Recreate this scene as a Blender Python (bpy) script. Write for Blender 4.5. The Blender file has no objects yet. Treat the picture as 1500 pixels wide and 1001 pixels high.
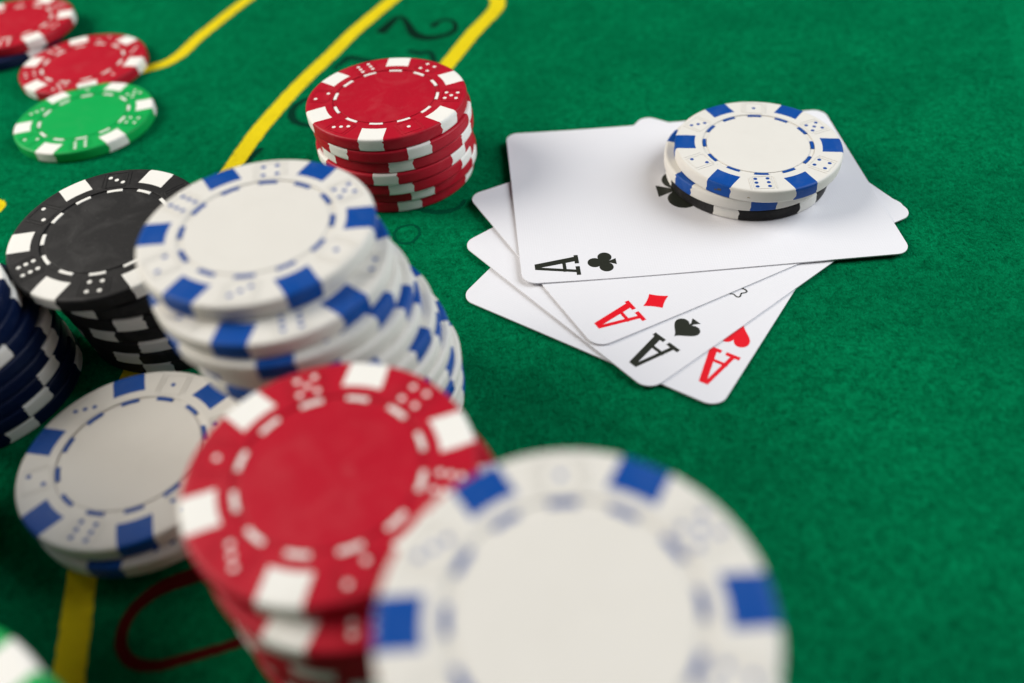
import bpy, bmesh, math, random
import numpy as np
from mathutils import Matrix, Vector

MM = 0.001
sc = bpy.context.scene
COL = sc.collection
rnd = random.Random(7)

# ------------------------------------------------------------------ camera
cam_d = bpy.data.cameras.new('camera')
cam = bpy.data.objects.new('camera', cam_d)
COL.objects.link(cam)
rt = Vector((0.99662767, -0.05854171, -0.05749912))
up = Vector((0.08205657, 0.7110252, 0.69836228))
fw = Vector((0.0, 0.70072536, -0.71343113))
m = Matrix((rt, up, -fw)).transposed().to_4x4()
m.translation = Vector((0, 0, 128.1 * MM))
cam.matrix_world = m
cam_d.sensor_fit = 'HORIZONTAL'
cam_d.sensor_width = 36
cam_d.lens = 36 * 1237.2 / 1500
cam_d.clip_start = 0.005
cam_d.clip_end = 20
cam_d.dof.use_dof = True
cam_d.dof.focus_distance = 0.193
cam_d.dof.aperture_fstop = 6.6
cam_d.dof.aperture_blades = 0
sc.camera = cam

# ------------------------------------------------------------------ world, lamps, exposure
w = bpy.data.worlds.new('World')
sc.world = w
w.use_nodes = True
bg = w.node_tree.nodes['Background']
bg.inputs[0].default_value = (0.95, 0.97, 1.0, 1)
bg.inputs[1].default_value = 0.035


def area(name, loc, target, size, power, col):
    l = bpy.data.lights.new(name, 'AREA')
    l.shape = 'DISK'
    l.size = size
    l.energy = power
    l.color = col
    o = bpy.data.objects.new(name, l)
    COL.objects.link(o)
    o.location = loc
    d = Vector(target) - Vector(loc)
    o.rotation_euler = d.to_track_quat('-Z', 'Y').to_euler()
    return o


area('softbox_left', (-0.70, 0.30, 0.50), (0, 0.16, 0), 0.58, 9.9, (1.0, 0.95, 0.875))
area('softbox_right', (0.60, 0.25, 0.46), (0.03, 0.16, 0), 0.60, 6.7, (0.91, 0.955, 1.0))

sc.view_settings.view_transform = 'Standard'
sc.view_settings.look = 'None'
sc.view_settings.gamma = 1
sc.view_settings.exposure = 0
sc.view_settings.use_curve_mapping = False
sc.cycles.use_denoising = True
sc.cycles.max_bounces = 8


# ------------------------------------------------------------------ materials
class NT:
    def __init__(s, name):
        s.m = bpy.data.materials.new(name)
        s.m.use_nodes = True
        s.t = s.m.node_tree
        s.b = s.t.nodes['Principled BSDF']

    def n(s, typ, **kw):
        nd = s.t.nodes.new(typ)
        for k, v in kw.items():
            if k.startswith('i_'):
                nd.inputs[k[2:].replace('_', ' ')].default_value = v
            else:
                setattr(nd, k, v)
        return nd

    def l(s, a, b):
        s.t.links.new(a, b)

    def coords(s, scale, world=False):
        tc = s.n('ShaderNodeTexCoord')
        mp = s.n('ShaderNodeMapping')
        mp.inputs['Scale'].default_value = (scale,) * 3
        if world:
            g = s.n('ShaderNodeNewGeometry')
            s.l(g.outputs['Position'], mp.inputs['Vector'])
        else:
            s.l(tc.outputs['Object'], mp.inputs['Vector'])
        return mp.outputs[0]

    def noise(s, vec, scale, detail=2, rough=.5, dist=0):
        nd = s.n('ShaderNodeTexNoise')
        nd.inputs['Scale'].default_value = scale
        nd.inputs['Detail'].default_value = detail
        nd.inputs['Roughness'].default_value = rough
        nd.inputs['Distortion'].default_value = dist
        s.l(vec, nd.inputs['Vector'])
        return nd.outputs['Fac']

    def ramp(s, fac, stops):
        r = s.n('ShaderNodeValToRGB')
        e = r.color_ramp.elements
        while len(e) < len(stops):
            e.new(0.5)
        for el, (p, c) in zip(e, stops):
            el.position = p
            el.color = (*c, 1) if len(c) == 3 else c
        s.l(fac, r.inputs[0])
        return r.outputs[0]

    def mix(s, fac, a, b, mode='MIX'):
        x = s.n('ShaderNodeMix', data_type='RGBA', blend_type=mode)
        for inp, v in ((x.inputs['Factor'], fac), (x.inputs['A'], a), (x.inputs['B'], b)):
            if hasattr(v, 'is_linked'):
                s.l(v, inp)
            elif isinstance(v, (int, float)):
                inp.default_value = v
            else:
                inp.default_value = (*v, 1)
        return x.outputs['Result']

    def math(s, op, a, b):
        x = s.n('ShaderNodeMath', operation=op)
        for i, v in enumerate((a, b)):
            if hasattr(v, 'is_linked'):
                s.l(v, x.inputs[i])
            else:
                x.inputs[i].default_value = v
        return x.outputs[0]

    def bump(s, h, dist, strength=1.0, normal=None):
        b = s.n('ShaderNodeBump')
        b.inputs['Distance'].default_value = dist
        b.inputs['Strength'].default_value = strength
        s.l(h, b.inputs['Height'])
        if normal:
            s.l(normal, b.inputs['Normal'])
        return b.outputs[0]


def felt_material(name, ramp_stops, ink=None):
    """short napped wool cloth; ink = colour of the print soaked into it"""
    t = NT(name)
    v = t.coords(1000, world=True)
    # fibres: warped, stretched noises in two directions
    mp1 = t.n('ShaderNodeMapping')
    mp1.inputs['Rotation'].default_value = (0, 0, .5)
    mp1.inputs['Scale'].default_value = (1.0, 0.42, 1)
    t.l(v, mp1.inputs['Vector'])
    mp2 = t.n('ShaderNodeMapping')
    mp2.inputs['Rotation'].default_value = (0, 0, -0.75)
    mp2.inputs['Scale'].default_value = (1.0, 0.38, 1)
    t.l(v, mp2.inputs['Vector'])
    f1 = t.noise(mp1.outputs[0], 2.1, 4, .62, 1.4)
    f2 = t.noise(mp2.outputs[0], 2.3, 4, .62, 1.4)
    f3 = t.noise(v, 0.75, 3, .55, .8)
    big = t.noise(v, 0.035, 3, .5, 0)
    f4 = t.noise(v, .27, 3, .6, 1.2)
    h = t.math('ADD', t.math('ADD', t.math('MULTIPLY', t.math('MAXIMUM', f1, f2), .6), t.math('MULTIPLY', f3, .28)), t.math('MULTIPLY', f4, .22))
    col = t.ramp(h, ramp_stops)
    col = t.mix(t.ramp(big, [(.35, (0, 0, 0)), (.65, (.35, .35, .35))]), col, ramp_stops[0][1])
    if ink is not None:
        worn = t.ramp(t.math('ADD', t.math('MULTIPLY', f1, .6), t.math('MULTIPLY', f3, .5)),
                      [(.30, (0, 0, 0)), (.46, (1, 1, 1))])
        inkc = t.mix(t.math('MULTIPLY', f3, .5), ink, tuple(c * .75 for c in ink))
        col = t.mix(t.math('ADD', t.math('MULTIPLY', worn, .18), .82), col, inkc)
    t.l(col, t.b.inputs['Base Color'])
    t.b.inputs['Roughness'].default_value = .95
    t.b.inputs['Specular IOR Level'].default_value = 0
    t.b.inputs['Sheen Weight'].default_value = 0
    t.b.inputs['Sheen Roughness'].default_value = .6
    t.b.inputs['Sheen Tint'].default_value = (*ramp_stops[-1][1], 1)
    t.l(t.bump(h, 0.00075, .9), t.b.inputs['Normal'])
    return t.m


FELT = [(.40, (.0005, .060, .024)), (.53, (.0008, .140, .050)), (.68, (.0015, .225, .084))]
M_FELT = felt_material('green_felt', FELT)
M_YEL = felt_material('yellow_ink_on_felt', FELT, (.80, .63, .014))
M_BLKINK = felt_material('black_ink_on_felt', FELT, (.004, .022, .013))
M_MIDINK = felt_material('worn_black_ink_on_felt', FELT, (.003, .036, .020))
M_FAINT = felt_material('faded_ink_and_shade_on_felt', FELT, (.0012, .075, .034))  # faded letter ink, also the painted shade by the red stack
M_REDINK = felt_material('red_ink_on_felt', FELT, (.085, .007, .006))


def plastic(name, col, rough=.46, scuff=(.8, .8, .8), scuffamt=.06, mott=.1, grime=.0):
    t = NT(name)
    v0 = t.coords(1000)
    oi = t.n('ShaderNodeObjectInfo')
    off = t.n('ShaderNodeVectorMath', operation='ADD')
    sca = t.n('ShaderNodeMath', operation='MULTIPLY')
    sca.inputs[1].default_value = 337.0
    t.l(oi.outputs['Random'], sca.inputs[0])
    t.l(v0, off.inputs[0])
    t.l(sca.outputs[0], off.inputs[1])
    v = off.outputs[0]
    n1 = t.noise(v, .12, 3, .5, .3)
    n2 = t.noise(v, 2.2, 5, .65, .4)
    sp = t.ramp(t.noise(v, .9, 6, .72, 1.2), [(.60, (0, 0, 0)), (.74, (1, 1, 1))])
    dark = tuple(c * (1 - mott) for c in col)
    c = t.mix(n1, col, dark)
    c = t.mix(t.math('MULTIPLY', sp, scuffamt), c, scuff)
    sm = t.ramp(t.noise(v, .16, 4, .6, 1.0), [(.48, (0, 0, 0)), (.72, (1, 1, 1))])
    c = t.mix(t.math('MULTIPLY', sm, scuffamt * .45), c, scuff)
    mps = t.n('ShaderNodeMapping')
    mps.inputs['Rotation'].default_value = (0, 0, .9)
    mps.inputs['Scale'].default_value = (1.0, .05, 1)
    t.l(v, mps.inputs['Vector'])
    scr = t.ramp(t.noise(mps.outputs[0], 3.0, 3, .6, .3), [(.70, (0, 0, 0)), (.75, (1, 1, 1))])
    c = t.mix(t.math('MULTIPLY', scr, scuffamt * 1.3), c, scuff)
    # fine dust
    mpv = t.noise(v, 5.5, 2, .5, 0)
    dust = t.ramp(mpv, [(.70, (0, 0, 0)), (.76, (1, 1, 1))])
    c = t.mix(t.math('MULTIPLY', dust, scuffamt * 1.6), c, scuff)
    sk = t.ramp(t.noise(v, .55, 5, .7, .8), [(.715, (0, 0, 0)), (.745, (1, 1, 1))])
    c = t.mix(t.math('MULTIPLY', sk, grime), c, (.10, .085, .065))
    t.l(c, t.b.inputs['Base Color'])
    r = t.math('ADD', t.math('MULTIPLY', n2, .22), rough - .11)
    t.l(r, t.b.inputs['Roughness'])
    t.b.inputs['Specular IOR Level'].default_value = .17
    hb = t.math('ADD', t.math('MULTIPLY', n2, .6), t.math('MULTIPLY', n1, 1.0))
    t.l(t.bump(hb, .00006, .8), t.b.inputs['Normal'])
    return t.m


P_WHITE = plastic('ivory_clay', (.69, .664, .612), .5, (.42, .38, .32), .10, .05, .45)
P_BLUE = plastic('blue_inlay', (.003, .064, .31), .45, (.25, .33, .5), .16, .15)
P_RED = plastic('red_clay', (.44, .007, .022), .44, (.75, .42, .40), .08, .14)
P_WINL = plastic('white_inlay', (.80, .78, .73), .48, (.5, .46, .4), .10, .05, .35)
P_BLACK = plastic('black_clay', (.015, .0145, .015), .58, (.32, .31, .30), .12, .2)
P_GREEN = plastic('green_clay', (.003, .36, .075), .42, (.3, .6, .35), .06, .12)
P_NAVY = plastic('navy_clay', (.002, .008, .038), .42, (.2, .25, .35), .06, .15)


def card_mat():
    t = NT('card_stock')
    v = t.coords(1000)
    n1 = t.noise(v, .05, 3, .5, 0)
    # linen embossing
    wv = t.n('ShaderNodeTexWave', wave_type='BANDS', bands_direction='X')
    wv.inputs['Scale'].default_value = .55
    wv.inputs['Distortion'].default_value = .6
    t.l(v, wv.inputs['Vector'])
    wv2 = t.n('ShaderNodeTexWave', wave_type='BANDS', bands_direction='Y')
    wv2.inputs['Scale'].default_value = .55
    wv2.inputs['Distortion'].default_value = .6
    t.l(v, wv2.inputs['Vector'])
    h = t.math('ADD', wv.outputs['Fac'], wv2.outputs['Fac'])
    spk = t.ramp(t.noise(v, 1.6, 4, .7, .6), [(.70, (0, 0, 0)), (.80, (1, 1, 1))])
    c = t.mix(n1, (.735, .727, .75), (.695, .688, .715))
    c = t.mix(t.math('MULTIPLY', spk, .12), c, (.45, .42, .40))
    t.l(c, t.b.inputs['Base Color'])
    t.b.inputs['Roughness'].default_value = .42
    t.b.inputs['Specular IOR Level'].default_value = .35
    t.l(t.bump(h, .000012, .6), t.b.inputs['Normal'])
    return t.m


def ink_mat(name, col):
    t = NT(name)
    v = t.coords(1000)
    c = t.mix(t.noise(v, 1.5, 3, .6, 0), col, tuple(min(1, x * 1.15 + .004) for x in col))
    t.l(c, t.b.inputs['Base Color'])
    t.b.inputs['Roughness'].default_value = .42
    t.b.inputs['Specular IOR Level'].default_value = .35
    return t.m


M_CARD = card_mat()
M_INKB = ink_mat('black_card_ink', (.016, .018, .012))
M_INKR = ink_mat('red_card_ink', (.66, .003, .012))


# ------------------------------------------------------------------ helpers
def mesh_obj(name, verts, faces, mat, parent=None, smooth=None, scale=MM):
    me = bpy.data.meshes.new(name)
    me.from_pydata([(x * scale, y * scale, z * scale) for x, y, z in verts], [], faces)
    if smooth is not None:
        me.shade_smooth()
        me.set_sharp_from_angle(angle=math.radians(smooth))
    me.materials.append(mat)
    o = bpy.data.objects.new(name, me)
    COL.objects.link(o)
    o.parent = parent
    return o


def tag(o, label, cat, group=None):
    o['label'] = label
    o['category'] = cat
    if group:
        o['group'] = group


def prism(outline, z0, z1):
    """closed outline (ccw) -> solid"""
    n = len(outline)
    v = [(x, y, z0) for x, y in outline] + [(x, y, z1) for x, y in outline]
    f = [tuple(range(n))[::-1], tuple(range(n, 2 * n))]
    f += [(i, (i + 1) % n, n + (i + 1) % n, n + i) for i in range(n)]
    return v, f


def merge(parts):
    V, F = [], []
    for v, f in parts:
        k = len(V)
        V += v
        F += [tuple(i + k for i in q) for q in f]
    return V, F


# ------------------------------------------------------------------ table cloth and its print
INKED = []


def build_table():
    # a thick cloth sheet on a table top
    S, T = 700, 3
    v, f = prism([(-S, -250), (S, -250), (S, 1000), (-S, 1000)], -T, 0)
    t = mesh_obj('table_felt', v, f, M_FELT)
    t['kind'] = 'structure'
    t['label'] = 'green napped felt cloth covering the gaming table'

    def catmull(p, sub=10):
        out = []
        q = [p[0]] + list(p) + [p[-1]]
        for i in range(1, len(q) - 2):
            a, b, c, d = (Vector(x) for x in q[i - 1:i + 3])
            for k in range(sub):
                s = k / sub
                out.append(.5 * ((2 * b) + (c - a) * s + (2 * a - 5 * b + 4 * c - d) * s * s
                                 + (3 * b - a - 3 * c + d) * s ** 3))
        out.append(Vector(q[-2]))
        return out

    def ribbon(name, pts, width, mat, z=.06, jag=.12, closed=False):
        P = catmull([(x, y) for x, y, *_ in pts])
        W = catmull([(q[2] if len(q) > 2 else width, 0) for q in pts])
        INKED.extend((p.x, p.y, w_.x / 2, 1 if mat is M_YEL else 2) for p, w_ in zip(P, W))
        v, f = [], []
        r = random.Random(len(pts) * 31 + int(abs(pts[0][0])))
        for i, p in enumerate(P):
            d = (P[min(i + 1, len(P) - 1)] - P[max(i - 1, 0)])
            d = d.normalized() if d.length else Vector((1, 0))
            n = Vector((-d.y, d.x))
            hw = W[i].x / 2
            a = p + n * (hw + r.uniform(-jag, jag))
            b = p - n * (hw + r.uniform(-jag, jag))
            v += [(a.x, a.y, z), (b.x, b.y, z)]
            if i:
                k = 2 * i
                f.append((k - 2, k - 1, k + 1, k))
        # give the ink film a skirt so that it is a solid film and not a floating sheet
        n0 = len(v)
        v += [(x, y, -.2) for x, y, _ in v]
        for i in range(len(P) - 1):
            k = 2 * i
            f.append((k, k + 2, n0 + k + 2, n0 + k))
            f.append((k + 3, k + 1, n0 + k + 1, n0 + k + 3))
        return mesh_obj(name, v, f, mat, t)

    o = ribbon('printed_line', [(-124, 262.5), (-114.2, 263.6), (-109.9, 265.2), (-105.8, 267.6), (-102.5, 272.9), (-99, 284),
                                (-95.8, 291.7), (-91.6, 301.8), (-86.7, 312.4), (-80, 327), (-66, 352), (-50, 380)], 4.6, M_YEL)
    o['label'] = 'kinked yellow line that runs out from under the lone red chip'
    o = ribbon('printed_line', [(-70, 38), (-72.2, 50), (-73.9, 58.9), (-75.2, 66.5), (-77.0, 76), (-79.5, 95), (-80.8, 115), (-80.4, 130),
                                (-78.8, 160), (-76, 186), (-73, 200.3), (-70.8, 210.3), (-67.0, 224.2), (-59, 246.2),
                                (-51.5, 263), (-44.6, 279.3), (-36, 295.9), (-29, 308.6), (-10, 340)], 5.2, M_YEL, z=.075)
    o['label'] = 'long yellow line passing under the black and white stacks'
    o = ribbon('printed_line', [(-40, 190), (-26, 222), (-16.5, 243.4), (-12.2, 252.6), (-4.2, 271.2), (2.2, 283.8), (4.6, 290.5),
                                (4.2, 297.5), (0, 304), (-8, 309), (-16, 318)], 5.3, M_YEL, z=.09)
    o['label'] = 'yellow line turning a rounded corner behind the red stack'
    ribbon('printed_line', [(-150, 196), (-141, 195), (-134.6, 192.4), (-137, 188), (-146, 184)], 4.6, M_YEL, z=.06)

    ribbon('printed_digit', [(-18.4, 277.6, 2.6), (-15.2, 282.0, 1.9), (-11.6, 281.4, 1.5), (-10.2, 277.2, 1.7), (-11.3, 272.8, 2.2),
                             (-15.8, 270.0, 2.8), (-21.0, 270.4, 3.6), (-24.5, 274.2, 3.4), (-26.8, 282.0, 2.4), (-28.8, 287.4, 1.6),
                             (-30.8, 286.6, 2.4), (-33.6, 281.4, 3.6), (-35.9, 276.2, 4.0)], 2.4, M_BLKINK, z=.05, jag=.05)
    ribbon('printed_letter_and_shade', [(-49.5, 253.5, 1.4), (-46.6, 258.6, 2.4), (-45.0, 260.4, 2.8), (-42.5, 259.4, 2.6), (-38.1, 257.2, 2.4), (-30, 254, 2.2)],
           2.4, M_MIDINK, z=.05, jag=.05)
    ribbon('printed_letter_and_shade', [(-26.0, 262.2, 1.6), (-24, 260.6, 2.2), (-21.9, 259.4, 2.6), (-18.5, 259.2, 1.8), (-17, 250, 2)], 2.0, M_MIDINK, z=.05, jag=.05)
    ribbon('printed_letter_and_shade', [(-52, 239, 1.4), (-57.2, 235.0, 2), (-59.6, 231.0, 2.4), (-59.3, 225.6, 2.4), (-56.3, 221.6, 2), (-50, 219, 1.6)],
           2.2, M_MIDINK, z=.05, jag=.05)
    ribbon('printed_letter_and_shade', [(-69.5, 203, 2.2), (-67.2, 208.5, 2.2), (-65.6, 210.2, 1.2)], 2, M_MIDINK, z=.05, jag=.05)
    ring = [(-25.5, 168.7), (-22.0, 169.0), (-20.4, 165.8), (-22.4, 162.2), (-25.6, 162.8), (-26.7, 166.0), (-25.6, 168.6)]
    ribbon('printed_letter_and_shade', [(x, y, .8) for x, y in ring], .8, M_FAINT, z=.05, jag=.12)
    ribbon('printed_letter_and_shade', [(-22, 176, 1.2), (-16, 173.5, 1.8), (-11, 174.5, 1.4), (-9, 178, 1)], 1.4, M_FAINT, z=.05, jag=.1)  # not a letter: shadow at the red stack's foot, painted as a faint stroke
    ribbon('printed_digit', [(-40, 80, 3.4), (-52.3, 77.3, 3.2), (-57.1, 76.2, 3.2), (-62.6, 74.3, 2.9), (-66.0, 71.4, 2.4), (-67.4, 67.9, 2.1),
                             (-67.0, 64.4, 2.0), (-64.7, 61.6, 2.0), (-60.7, 60.5, 1.9), (-55.5, 61.4, 1.8), (-46.7, 63.6, 1.8), (-38, 67, 2)],
           2.4, M_REDINK, z=.05, jag=.05)
    return t


table = build_table()


def build_nap(table, count=330000, yellow=False):
    """loose wool fibres of the cloth: short bent strips lying in all directions, none on the printed ink"""
    g = np.random.default_rng(5)
    x0, x1, y0, y1, st = -190., 185., 35., 345., .25
    nx, ny = int((x1 - x0) / st), int((y1 - y0) / st)
    mask = np.zeros((nx, ny), np.int8)
    for px, py, hw, kd in INKED:
        hw += .1 if kd == 2 else -.1
        i0, i1 = int((px - hw - x0) / st), int((px + hw - x0) / st) + 1
        j0, j1 = int((py - hw - y0) / st), int((py + hw - y0) / st) + 1
        if i1 < 0 or j1 < 0 or i0 >= nx or j0 >= ny:
            continue
        i0, j0 = max(i0, 0), max(j0, 0)
        ii, jj = np.meshgrid(np.arange(i0, min(i1, nx)), np.arange(j0, min(j1, ny)), indexing='ij')
        hit = (x0 + (ii + .5) * st - px) ** 2 + (y0 + (jj + .5) * st - py) ** 2 < hw * hw
        mask[ii[hit], jj[hit]] = kd
    x = g.uniform(x0, x1, count)
    y = g.uniform(y0, y1, count)
    # the sheet in view narrows towards the camera
    tt = (y - 47) / (331 - 47)
    ok = (x > -100 - 100 * tt) & (x < 85 + 110 * tt)
    # tufts: denser and barer spots
    cl = g.uniform(0, 1, (nx // 5 + 2, ny // 5 + 2))
    ii, jj = ((x - x0) / st).astype(int).clip(0, nx - 1), ((y - y0) / st).astype(int).clip(0, ny - 1)
    ok &= mask[ii, jj] == (1 if yellow else 0)
    ok &= g.uniform(0, 1, count) < .35 + .65 * cl[ii // 5, jj // 5]
    x, y = x[ok], y[ok]
    n = len(x)
    # locks of fibres combed the same way
    fld = g.normal(.35, 1.1, (nx // 9 + 2, ny // 9 + 2))
    hgt = g.uniform(.35, 1.0, (nx // 9 + 2, ny // 9 + 2))
    ci, cj = ii[ok] + g.integers(-3, 4, n), jj[ok] + g.integers(-3, 4, n)
    ci, cj = ci.clip(0, nx - 1) // 9, cj.clip(0, ny - 1) // 9
    a = fld[ci, cj] + g.normal(0, .45, n)
    ln = g.uniform(.6, 1.9, n)
    wd = g.uniform(.035, .075, n)
    bend = g.normal(0, .7, n)
    zt = g.uniform(.06, .40, n) * hgt[ci, cj] * (.6 if yellow else 1)
    V = np.empty((n, 6, 3), np.float32)
    for k, s_ in enumerate((-.5, 0., .5)):
        ang = a + bend * s_
        cx = x + np.cos(a) * ln * s_ - np.sin(a) * ln * bend * (s_ * s_) * .5
        cy = y + np.sin(a) * ln * s_ + np.cos(a) * ln * bend * (s_ * s_) * .5
        cz = zt * (1.0 if s_ == 0 else g.uniform(-.2, .9, n))
        nxv, nyv = -np.sin(ang) * wd / 2, np.cos(ang) * wd / 2
        tl = g.uniform(-.5, .5, n) * wd
        V[:, 2 * k] = np.stack([cx + nxv, cy + nyv, cz + tl], 1)
        V[:, 2 * k + 1] = np.stack([cx - nxv, cy - nyv, cz - tl], 1)
    V = (V.reshape(-1, 3) * MM).astype(np.float32)
    b = np.arange(n)[:, None] * 6
    F = np.concatenate([b + np.array([[0, 1, 3, 2]]), b + np.array([[2, 3, 5, 4]])], 1).reshape(-1).astype(np.int32)
    me = bpy.data.meshes.new('felt_nap')
    me.vertices.add(len(V))
    me.vertices.foreach_set('co', V.ravel())
    me.loops.add(len(F))
    me.loops.foreach_set('vertex_index', F)
    me.polygons.add(len(F) // 4)
    me.polygons.foreach_set('loop_start', np.arange(0, len(F), 4, dtype=np.int32))
    me.update(calc_edges=True)
    t = NT('wool_fibre')
    gg = t.n('ShaderNodeNewGeometry')
    if yellow:
        stops = [(0, (.42, .30, .006)), (.6, (.78, .60, .012)), (1, (.88, .72, .04))]
    else:
        stops = [(0, (.0004, .060, .022)), (.55, (.0008, .160, .058)), (1, (.002, .285, .108))]
    c = t.ramp(gg.outputs['Random Per Island'], stops)
    vv = t.coords(1000, world=True)
    if not yellow:
        c = t.mix(t.ramp(t.noise(vv, .27, 3, .6, 1.2), [(.36, (.55, .55, .55)), (.58, (0, 0, 0))]), c, stops[0][1])
    c = t.mix(t.ramp(t.noise(vv, .03, 3, .55, .6), [(.35, (0, 0, 0)), (.65, (.32, .32, .32))]), c, stops[0][1])
    t.l(c, t.b.inputs['Base Color'])
    t.b.inputs['Roughness'].default_value = .9
    t.b.inputs['Specular IOR Level'].default_value = 0
    me.materials.append(t.m)
    o = bpy.data.objects.new('felt_nap', me)
    COL.objects.link(o)
    o.parent = table
    o['kind'] = 'stuff'


build_nap(table)
build_nap(table, 330000, True)

# ------------------------------------------------------------------ poker chips
R, T = 20.0, 3.3
HW = 2.95            # half width of an edge spot
RS = 15.15           # inner radius of an edge spot
RG1, RG0 = 13.35, 12.25   # groove
TOPZ = T


def chip_meshes(seed):
    """body verts/faces and six spot meshes from one shared lathe grid, flush to each other"""
    r_ = random.Random(seed)
    prof = [(RG1, T - .26), (RG1, T - .04), (RG1 + .06, T), (RG1 + .16, T), (RS, T), (17.4, T), (19.2, T), (19.3, T), (19.62, T - .05), (19.86, T - .19), (19.97, T - .42),
            (R, T - .7), (R, T * .62), (R, T * .38), (R, .7), (19.97, .42), (19.86, .19), (19.62, .05), (19.3, 0), (RS, 0)]
    i0, i1 = 4, len(prof) - 1
    SC, BC = 5, 10
    rows = []
    jag = {}
    for i, (r, z) in enumerate(prof):
        row = []
        for s in range(6):
            base = s * math.pi / 3
            h = math.asin(HW / max(r, RS))
            edge = 10 <= i <= 16
            key = lambda sd: jag.setdefault((s, sd, i), r_.gauss(0, .008 if edge else .002))
            ja, jb = key(0), key(1)
            lo, hi = -h + ja, h + jb
            nlo = -math.asin(HW / max(r, RS)) + jag.setdefault(((s + 1) % 6, 0, i), r_.gauss(0, .008 if edge else .002)) + math.pi / 3
            for k in range(SC):
                row.append(base + lo + (hi - lo) * k / SC)
            for k in range(BC):
                row.append(base + hi + (nlo - hi) * k / BC)
        rows.append([(r * math.cos(a), r * math.sin(a), z) for a in row])
    NC = 6 * (SC + BC)
    vid = lambda i, c: i * NC + c % NC
    V = [p for row in rows for p in row]
    body, spots = [], [[] for _ in range(6)]
    for i in range(len(prof) - 1):
        for c in range(NC):
            q = (vid(i, c), vid(i, c + 1), vid(i + 1, c + 1), vid(i + 1, c))[::-1]
            s, k = divmod(c, SC + BC)
            if k < SC and i0 <= i < i1:
                spots[s].append(q)
            else:
                body.append(q)
    bv, bf = list(V), list(body)
    # underside cap
    k = len(bv)
    bv.append((0, 0, 0))
    for c in range(NC):
        bf.append((vid(len(prof) - 1, c), vid(len(prof) - 1, c + 1), k)[::-1])
    # groove floor, centre disc
    N2 = 72
    ring = [(RG1, T - .26), (RG0, T - .26), (RG0, T - .10), (RG0 - .07, T - .06), (RG0 - .17, T - .06), (9, T - .07), (4, T - .075)]
    k0 = len(bv)
    for r, z in ring:
        bv += [(r * math.cos(2 * math.pi * c / N2), r * math.sin(2 * math.pi * c / N2), z) for c in range(N2)]
    for i in range(len(ring) - 1):
        for c in range(N2):
            a, b = k0 + i * N2 + c, k0 + i * N2 + (c + 1) % N2
            bf.append((a, b, b + N2, a + N2))
    k = len(bv)
    bv.append((0, 0, T - .075))
    for c in range(N2):
        bf.append((k0 + (len(ring) - 1) * N2 + c, k0 + (len(ring) - 1) * N2 + (c + 1) % N2, k))

    def compact(v, f):
        used = sorted({i for q in f for i in q})
        mp = {o: n for n, o in enumerate(used)}
        return [v[i] for i in used], [tuple(mp[i] for i in q) for q in f]

    return compact(bv, bf), [compact(V, s) for s in spots]


def mk(name, vf, mat, smooth=35):
    me = bpy.data.meshes.new(name)
    me.from_pydata([(x * MM, y * MM, z * MM) for x, y, z in vf[0]], [], vf[1])
    if smooth:
        me.shade_smooth()
        me.set_sharp_from_angle(angle=math.radians(smooth))
    me.materials.append(mat)
    me.update()
    return me


def arc_plug(r0, r1, half, z0, z1, n=6):
    o = [(r1 * math.cos(-half + 2 * half * k / n), r1 * math.sin(-half + 2 * half * k / n)) for k in range(n + 1)]
    o += [(r0 * math.cos(half - 2 * half * k / n), r0 * math.sin(half - 2 * half * k / n)) for k in range(n + 1)]
    return prism(o, z0, z1)


def bar(x0, y0, x1, y1, wd, z0, z1):
    d = Vector((x1 - x0, y1 - y0)).normalized()
    n = Vector((-d.y, d.x)) * wd / 2
    return prism([(x0 - n.x, y0 - n.y), (x1 - n.x, y1 - n.y), (x1 + n.x, y1 + n.y), (x0 + n.x, y0 + n.y)], z0, z1)


def die_outline():
    # raised hairline of a die in slight perspective: a square and the two sides behind it
    z0, z1, w_ = T - .05, T + .085, .2
    a, b = 2.15, 2.35
    P = [bar(-a, -b, a, -b, w_, z0, z1), bar(-a, b, a, b, w_, z0, z1 - .002),
         bar(-a, -b, -a, b, w_, z0, z1 - .004), bar(a, -b, a, b, w_, z0, z1 - .006),
         bar(-a - .75, -b + .35, -a - .75, b + .1, w_, z0, z1), bar(a + .75, -b + .35, a + .75, b + .1, w_, z0, z1),
         bar(-a - .75, -b + .35, -a, -b, w_, z0, z1 - .008)]
    return merge(P)


PIPS = {1: [(0, 0)], 2: [(-1.4, -1.2), (1.4, 1.2)], 3: [(-1.45, .97), (0, 0), (1.45, -.97)],
        4: [(-1.25, -1.3), (1.25, -1.3), (-1.25, 1.3), (1.25, 1.3)],
        5: [(-1.3, -1.4), (1.3, -1.4), (-1.3, 1.4), (1.3, 1.4), (0, 0)],
        6: [(-1.4, -1.5), (-1.4, 0), (-1.4, 1.5), (1.4, -1.5), (1.4, 0), (1.4, 1.5)]}
DIE_R = 16.35

V_CHIP = [chip_meshes(3), chip_meshes(11)]
VF_DASH = arc_plug(12.45, 13.18, math.radians(7.2), T - .3, T - .07)
VF_DIE = die_outline()
VF_PIP = prism([(.46 * math.cos(a * math.pi / 6), .46 * math.sin(a * math.pi / 6)) for a in range(12)], T - .1, T + .018)

KIND = {'white': (P_WHITE, P_BLUE), 'red': (P_RED, P_WINL), 'black': (P_BLACK, P_WINL),
        'green': (P_GREEN, P_WINL), 'navy': (P_NAVY, P_WINL)}
LIB = {}


def lib(kind, var):
    if (kind, var) not in LIB:
        b, s = KIND[kind]
        body, spots = V_CHIP[var]
        LIB[kind, var] = dict(body=mk('chip_body', body, b, 40), spots=[mk('edge_spot', q, s, 40) for q in spots],
                              dash=mk('dash', VF_DASH, s, None), die=mk('die_outline', VF_DIE, b, None), pip=mk('pip', VF_PIP, s, None))
    return LIB[kind, var]


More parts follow.
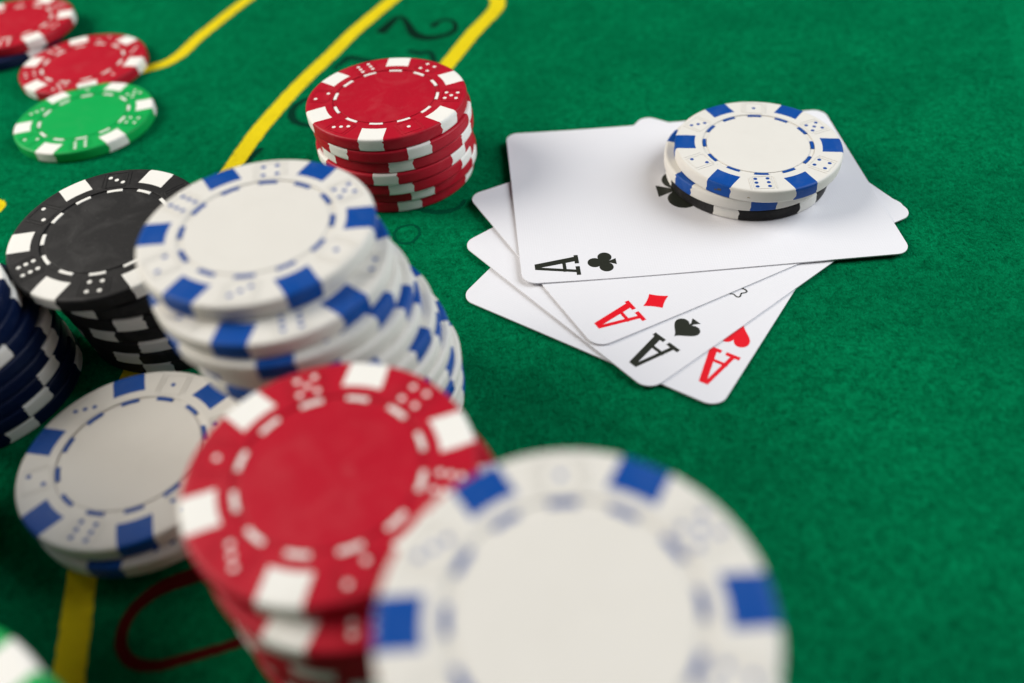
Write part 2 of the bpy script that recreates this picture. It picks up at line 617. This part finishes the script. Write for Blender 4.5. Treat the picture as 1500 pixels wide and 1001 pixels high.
def link(name, me, parent, loc=(0, 0, 0), rz=0.0):
    o = bpy.data.objects.new(name, me)
    COL.objects.link(o)
    o.parent = parent
    o.location = loc
    o.rotation_euler = (0, 0, rz)
    return o


def chip(kind, x, y, ztop, rot, label, group, face=True, mirror=False, tilt=(0, 0)):
    """x, y in mm, ztop = height of the upper face, rot in degrees"""
    global rnd
    L = lib(kind, rnd.randrange(2))
    root = bpy.data.objects.new('poker_chip', None)
    root.empty_display_size = .01
    COL.objects.link(root)
    root.location = (x * MM, y * MM, (ztop - T) * MM)
    root.rotation_euler = (Matrix.Rotation(math.radians(tilt[0]), 3, 'X') @ Matrix.Rotation(math.radians(tilt[1]), 3, 'Y')
                           @ Matrix.Rotation(math.radians(rot), 3, 'Z')).to_euler()
    tag(root, label, 'poker chip', group)
    link('chip_body', L['body'], root)
    for me in L['spots']:
        link('edge_spot', me, root)
    if face:
        for k in range(12):
            link('dash', L['dash'], root, rz=k * math.pi / 6)
        order = [1, 3, 2, 6, 4, 5] if not mirror else [1, 5, 4, 6, 2, 3]     # counter-clockwise from 90 deg
        for k, num in enumerate(order):
            a = math.radians(90 + 60 * k)
            d = link('die_outline', L['die'], root, (DIE_R * MM * math.cos(a), DIE_R * MM * math.sin(a), 0),
                     a - math.pi / 2 + math.radians(rnd.uniform(-7, 7)))
            for px, py in PIPS[num]:
                link('pip', L['pip'], d, ((-px if mirror else px) * MM, py * MM, 0))
    return root


ORD = ['top', 'second', 'third', 'fourth', 'fifth', 'sixth', 'seventh', 'eighth', 'ninth', 'tenth', 'eleventh', 'twelfth', 'thirteenth',
       'fourteenth', 'fifteenth']


def stack(kind, spots, ztop, where, group, look, faces=1, mirror=False, toplabel=None):
    """spots: list of (x, y, rot) from the top chip down"""
    n = len(spots)
    for i, (x, y, r, *tz) in enumerate(spots):
        if i == 0:
            lab = toplabel or f'{look} chip lying on top of {where}'
        elif i == n - 1:
            lab = f'{look} chip at the very bottom of {where}'
        else:
            lab = f'{look} chip, {ORD[i]} from the top of {where}'
        chip(kind, x, y, ztop - T * i + (tz[1] if tz else 0), r, lab, group, tilt=(tz[0] if tz else 0, 0), face=i < faces, mirror=mirror if i == 0 else bool(rnd.randrange(2)))


# red stack behind, seven high
stack('red', [(-26.1, 191.8, -158.3), (-25.4, 191.6, 52), (-25.2, 192.4, 37), (-25.8, 192.0, 26), (-25.6, 192.6, 35), (-25.2, 194.2, 48), (-26.2, 194.6, 40)],
      23.1, 'the red stack left of the cards', 'red chips stacked left of the cards', 'red and white', 1, True)
# tall white stack in the middle, thirteen high
stack('white', [(-41.2, 115.8, -120), (-38.9, 110.6, 19), (-37.9, 109.2, 35), (-36.2, 109.6, 49.5), (-35.3, 108.8, 5.7), (-33.2, 109.8, 36.6),
                (-32.6, 109.3, 0), (-31.2, 110.4, 17), (-30.9, 110.2, 50), (-29.9, 111.5, 30), (-29.9, 111.2, 5), (-29.9, 111.6, 58), (-30.4, 112, 20)],
      42.9, 'the tall white stack', 'white chips in the tall leaning stack', 'white and blue', 13, True)
# black stack
stack('black', [(-81.4, 143.4, -54, 4.4, 1.75), (-77.2, 144.4, 10, 2.8, 1.0), (-76.4, 144.2, 33, 1.4, .45), (-75.8, 144.4, 11), (-75.2, 144.3, 37), (-74.6, 144.3, 15), (-74.4, 144.6, 30)],
      23.1, 'the black stack', 'black chips in the stack', 'black and white', 2)
# navy stack cut by the left edge
stack('navy', [(-115.0, 121.0, 30), (-114.6, 121.6, 22), (-113.4, 123.6, 30), (-112.6, 124.6, 8.7), (-112.4, 124.6, 0), (-112.4, 124.6, 47), (-112.0, 124.7, 30), (-112.0, 125.0, 14)],
      26.4, 'the navy stack', 'navy chips stacked at the left edge', 'navy and white', 1)
# low white pile in front of the black stack
stack('white', [(-69.7, 96.1, -14), (-68.2, 94.6, 24), (-66.0, 99.5, 40)], 9.9, 'the low white pile',
      'white chips in the low pile', 'white and blue', 2)
# red stack in the foreground, eleven high
stack('red', [(-25.9, 68.8, 77), (-22.8, 64.6, 8), (-22.6, 64.8, 47), (-22.9, 65.0, 15)] + [(-23 + rnd.uniform(-.4, .2), 65.2 + rnd.uniform(-.3, .5), rnd.uniform(0, 60)) for _ in range(7)],
      36.3, 'the red foreground stack', 'red chips in the foreground stack', 'red and white', 2)
# white stack nearest the camera, fifteen high
stack('white', [(3.9, 39.2, -1), (4.1, 38.8, 20), (4.4, 38.5, 44), (4.4, 38.6, 9)] + [(5.8 + rnd.uniform(-.2, .3), 34.7 + rnd.uniform(-.4, .2), rnd.uniform(0, 60)) for _ in range(11)],
      49.5, 'the nearest white stack', 'white chips in the nearest stack', 'white and blue', 1)
# green stack cut by the lower left corner
stack('green', [(-73.0, 32.0, 46)] + [(-73.6 + rnd.uniform(-.6, .6), 31.6 + rnd.uniform(-.6, .6), rnd.uniform(0, 60)) for _ in range(10)],
      36.3, 'the corner green stack', 'green chips in the corner stack', 'green and white', 1)
# white stack just outside the left edge, only the rim of its lowest chips shows; unseen upper chips added to shade the lower left
stack('white', [(-113 + rnd.uniform(-.5, .4), 78 + rnd.uniform(-.6, .6), rnd.uniform(0, 60)) for _ in range(15)],
      49.5, 'the white stack at the left edge', 'white chips in the cut-off stack', 'white and blue', 1)
# loose chips on the felt at the upper left
chip('green', -121.1, 230.7, 3.36, 13, 'single bright green chip lying flat in front of the lone red chip', 'loose chips at the upper left')
chip('red', -132.0, 266.0, 3.36, -129, 'single red chip lying flat on the felt behind the green chip', 'loose chips at the upper left')
chip('red', -163.2, 293.8, 6.66, 10, 'red chip on a navy chip, cut by the upper left corner', 'loose chips at the upper left')
chip('navy', -168.0, 289.5, 3.36, 25, 'navy chip under the red chip in the upper left corner', 'loose chips at the upper left', face=False)
# three chips on the aces
CZ = 1.42
top_chip = chip('white', 63.8, 175.4, CZ + 3 * T, -11, 'sharp white and blue chip on top of the three chips on the cards', 'chips weighing down the aces')
chip('white', 61.8, 176.9, CZ + 2 * T, 28, 'white and blue chip in the middle of the three on the cards', 'chips weighing down the aces', face=False)
chip('black', 62.6, 177.4, CZ + T, 2, 'black and white chip lowest of the three on the cards', 'chips weighing down the aces', face=False)



def scuff(parent, a0, z0, wd, ht, seed, mat):
    """an irregular dirty nick on the rim"""
    r_ = random.Random(seed)
    out = []
    n = 11
    for k in range(n):
        t_ = 2 * math.pi * k / n
        q = r_.uniform(.45, 1.0)
        out.append((a0 + math.cos(t_) * wd / 2 / R * q, z0 + math.sin(t_) * ht / 2 * q))
    V = [(rr * math.cos(a), rr * math.sin(a), z) for rr in (R - .05, R + .02) for a, z in out]
    F = [tuple(range(n))[::-1], tuple(range(n, 2 * n))] + [(k, (k + 1) % n, n + (k + 1) % n, n + k) for k in range(n)]
    return mesh_obj('scuff_mark', V, F, mat, parent)


M_DIRT = ink_mat('rim_dirt', (.045, .042, .045))
M_DIRT2 = ink_mat('light_rim_dirt', (.33, .28, .20))
scuff(top_chip, math.radians(-119.0), 1.75, 1.5, 1.1, 1, M_DIRT)
scuff(top_chip, math.radians(-121.8), 1.45, .7, .7, 2, M_DIRT)
scuff(top_chip, math.radians(-99), 1.35, 1.1, .4, 3, M_DIRT2)

# ------------------------------------------------------------------ playing cards
CW, CH, CT, CR = 62.3, 88.0, .30, 3.4


def rounded(wd, ht, r, n=8):
    o = []
    for cx, cy, a0 in ((wd / 2 - r, ht / 2 - r, 0), (-wd / 2 + r, ht / 2 - r, 90), (-wd / 2 + r, -ht / 2 + r, 180), (wd / 2 - r, -ht / 2 + r, 270)):
        o += [(cx + r * math.cos(math.radians(a0 + 90 * k / n)), cy + r * math.sin(math.radians(a0 + 90 * k / n))) for k in range(n + 1)]
    return o


# glyphs are drawn upright, x right, y up, in mm, centred on x = 0
def circ(cx, cy, r, n=24):
    return [(cx + r * math.cos(2 * math.pi * k / n), cy + r * math.sin(2 * math.pi * k / n)) for k in range(n)]


def glyph_A():
    return [[(-.55, 10.2), (1.35, .5), (2.95, .5), (.95, 10.2)][::1],
            [(-.95, 10.2), (-2.65, .5), (-1.75, .5), (-.05, 10.2)],
            [(-2.2, 3.05), (2.0, 3.05), (2.0, 3.85), (-2.2, 3.85)],
            [(-3.55, 0), (-.55, 0), (-.55, .95), (-3.55, .95)],
            [(.45, 0), (3.4, 0), (3.4, .95), (.45, .95)]]


def glyph_club(s=1.0):
    g = [circ(0, 4.95, 1.62), circ(-1.72, 2.45, 1.62), circ(1.72, 2.45, 1.62), circ(0, 3.2, .8),
         [(-.28, 3.0), (-.34, 1.5), (-1.05, 0), (1.05, 0), (.34, 1.5), (.28, 3.0)]]
    return [[(x * s, y * s) for x, y in p] for p in g]


def glyph_diamond():
    o = []
    for (ax, ay), (bx, by) in (((0, 6.5), (2.6, 3.25)), ((2.6, 3.25), (0, 0)), ((0, 0), (-2.6, 3.25)), ((-2.6, 3.25), (0, 6.5))):
        for k in range(6):
            t = k / 6
            b = 4 * t * (1 - t) * .10
            mx, my = ax + (bx - ax) * t, ay + (by - ay) * t
            o.append((mx * (1 - b), 3.25 + (my - 3.25) * (1 - b)))
    return [o]


def heart_outline(h=6.8, wd=3.2):
    o = []
    for k in range(48):
        t = 2 * math.pi * k / 48
        x = 16 * math.sin(t) ** 3
        y = 13 * math.cos(t) - 5 * math.cos(2 * t) - 2 * math.cos(3 * t) - math.cos(4 * t)
        o.append((x / 16 * wd, (y + 17) / 29 * h))
    return o


def glyph_heart():
    return [heart_outline()]


def glyph_spade():
    h = [(x, 6.9 - y * .86) for x, y in heart_outline(6.6, 3.05)]
    return [h, [(-.25, 2.6), (-.32, 1.3), (-1.15, 0), (1.15, 0), (.32, 1.3), (.25, 2.6)]]


def ink(name, polys, u0, w0, flip, mat, parent, zb, lift=0):
    """glyph baseline at u = u0 (long axis), centre line at w0; the glyph's up is -u (flip: +u)"""
    V, F = [], []
    for i, p in enumerate(polys):
        q = [(u0 - y, w0 + x) for x, y in p] if not flip else [(u0 + y, w0 - x) for x, y in p]
        ar = sum(q[k][0] * q[(k + 1) % len(q)][1] - q[(k + 1) % len(q)][0] * q[k][1] for k in range(len(q)))
        if ar < 0:
            q = q[::-1]
        v, f = prism(q, zb - .03, zb + .022 + i * .0025)
        v = [bow(p_, lift) for p_ in v]
        k = len(V)
        V += v
        F += [tuple(j + k for j in t) for t in f]
    return mesh_obj(name, V, F, mat, parent)


def bow(p, lift):
    u, w_, z = p
    return (u, w_, z + lift * max(0, (-u - 6) / 38) ** 2)


def card(x, y, a, z0, suit, label, A, pip, lift):
    """A = (u of the feet, w centre), pip = (u of the pip's base, w centre)"""
    us = sorted({round(q, 3) for q in [CH / 2 - CR + CR * math.sin(math.radians(d)) for d in range(0, 91, 9)]
                 + [k * 4.0 for k in range(11)]})
    us = [-q for q in us[::-1] if q > 0] + us
    NW = 8
    V, F = [], []
    rows = []
    for u in us:
        e = max(0, abs(u) - (CH / 2 - CR))
        h = CW / 2 - CR + math.sqrt(max(0, CR * CR - e * e))
        rows.append([(u, h * (-1 + 2 * k / NW)) for k in range(NW + 1)])
    for zz in (0, CT):
        for row in rows:
            V += [(u, w_, zz) for u, w_ in row]
    n1, nr = NW + 1, len(us)
    N = n1 * nr
    for i in range(nr - 1):
        for k in range(NW):
            q = (i * n1 + k, (i + 1) * n1 + k, (i + 1) * n1 + k + 1, i * n1 + k + 1)
            F += [tuple(j + N for j in q), q[::-1]]
    loop = [i * n1 for i in range(nr)] + [(nr - 1) * n1 + k for k in range(1, n1)] + [i * n1 + NW for i in range(nr - 2, -1, -1)] + [k for k in range(NW - 1, 0, -1)]
    for i in range(len(loop)):
        p, q = loop[i], loop[(i + 1) % len(loop)]
        F.append((p, q, q + N, p + N))
    V = [bow(v_, lift) for v_ in V]
    c = mesh_obj('playing_card', V, F, M_CARD, smooth=30)
    c.location = (x * MM, y * MM, z0 * MM)
    c.rotation_euler = (0, 0, a)
    tag(c, label, 'playing card', 'four aces fanned out on the felt')
    mat = M_INKR if suit in ('heart', 'diamond') else M_INKB
    G = {'club': glyph_club, 'diamond': glyph_diamond, 'heart': glyph_heart, 'spade': glyph_spade}[suit]()
    for fl in (False, True):
        s = -1 if fl else 1
        ink('rank_letter', glyph_A(), s * A[0], s * A[1], fl, mat, c, CT, lift)
        ink('suit_pip', G, s * pip[0], s * pip[1], fl, mat, c, CT, lift)
    return c


Z0 = .12
GAP = .325
c = card(40.545, 156.42, .922, Z0, 'heart', 'ace of hearts, lowest card of the fan', (-29.35, -25.7), (-20.0, -26.0), .25)
ink('centre_pip', [[(px * 2.3, py * 2.3) for px, py in heart_outline()]], 7.8, 0, False, M_INKR, c, CT)
c = card(43.77, 158.9, .620, Z0 + GAP, 'spade', 'ace of spades, lying on the ace of hearts', (-31.2, -23.9), (-22.3, -23.8), .4)
# the ornate spade in the middle of the card reaches almost to its edge: outlined leaves
def outline_strip(pts, wd):
    P = []
    for i in range(len(pts)):
        (ax, ay), (bx, by) = pts[i], pts[(i + 1) % len(pts)]
        d = Vector((bx - ax, by - ay))
        if d.length < 1e-6:
            continue
        nn = Vector((-d.y, d.x)).normalized() * wd / 2
        P.append([(ax - nn.x, ay - nn.y), (bx - nn.x, by - nn.y), (bx + nn.x, by + nn.y), (ax + nn.x, ay + nn.y)])
    return P


orn = outline_strip([(1.9 * math.cos(t_) * (1 + .22 * math.cos(5 * t_)), 1.9 + 1.9 * math.sin(t_) * (1 + .22 * math.cos(5 * t_)))
                     for t_ in [2 * math.pi * k / 40 for k in range(40)]], .28)
ink('ornament', [p for p in orn], -6.8, -22.9, False, M_INKB, c, CT, .4)
c = card(44.72, 166.64, .419, Z0 + 2 * GAP, 'diamond', 'ace of diamonds, between the ace of clubs and the ace of spades', (-30.25, -25.5), (-21.95, -25.2), .55)
ink('centre_pip', [[(px * 2.3, py * 2.3) for px, py in glyph_diamond()[0]]], 7.5, 0, False, M_INKR, c, CT)
c = card(47.21, 172.89, .007, Z0 + 3 * GAP, 'club', 'ace of clubs on top of the fan, under the three chips', (-30.6, -25.75), (-22.1, -25.45), .8)
ink('centre_pip', glyph_club(2.32), -7.9, 0, True, M_INKB, c, CT)
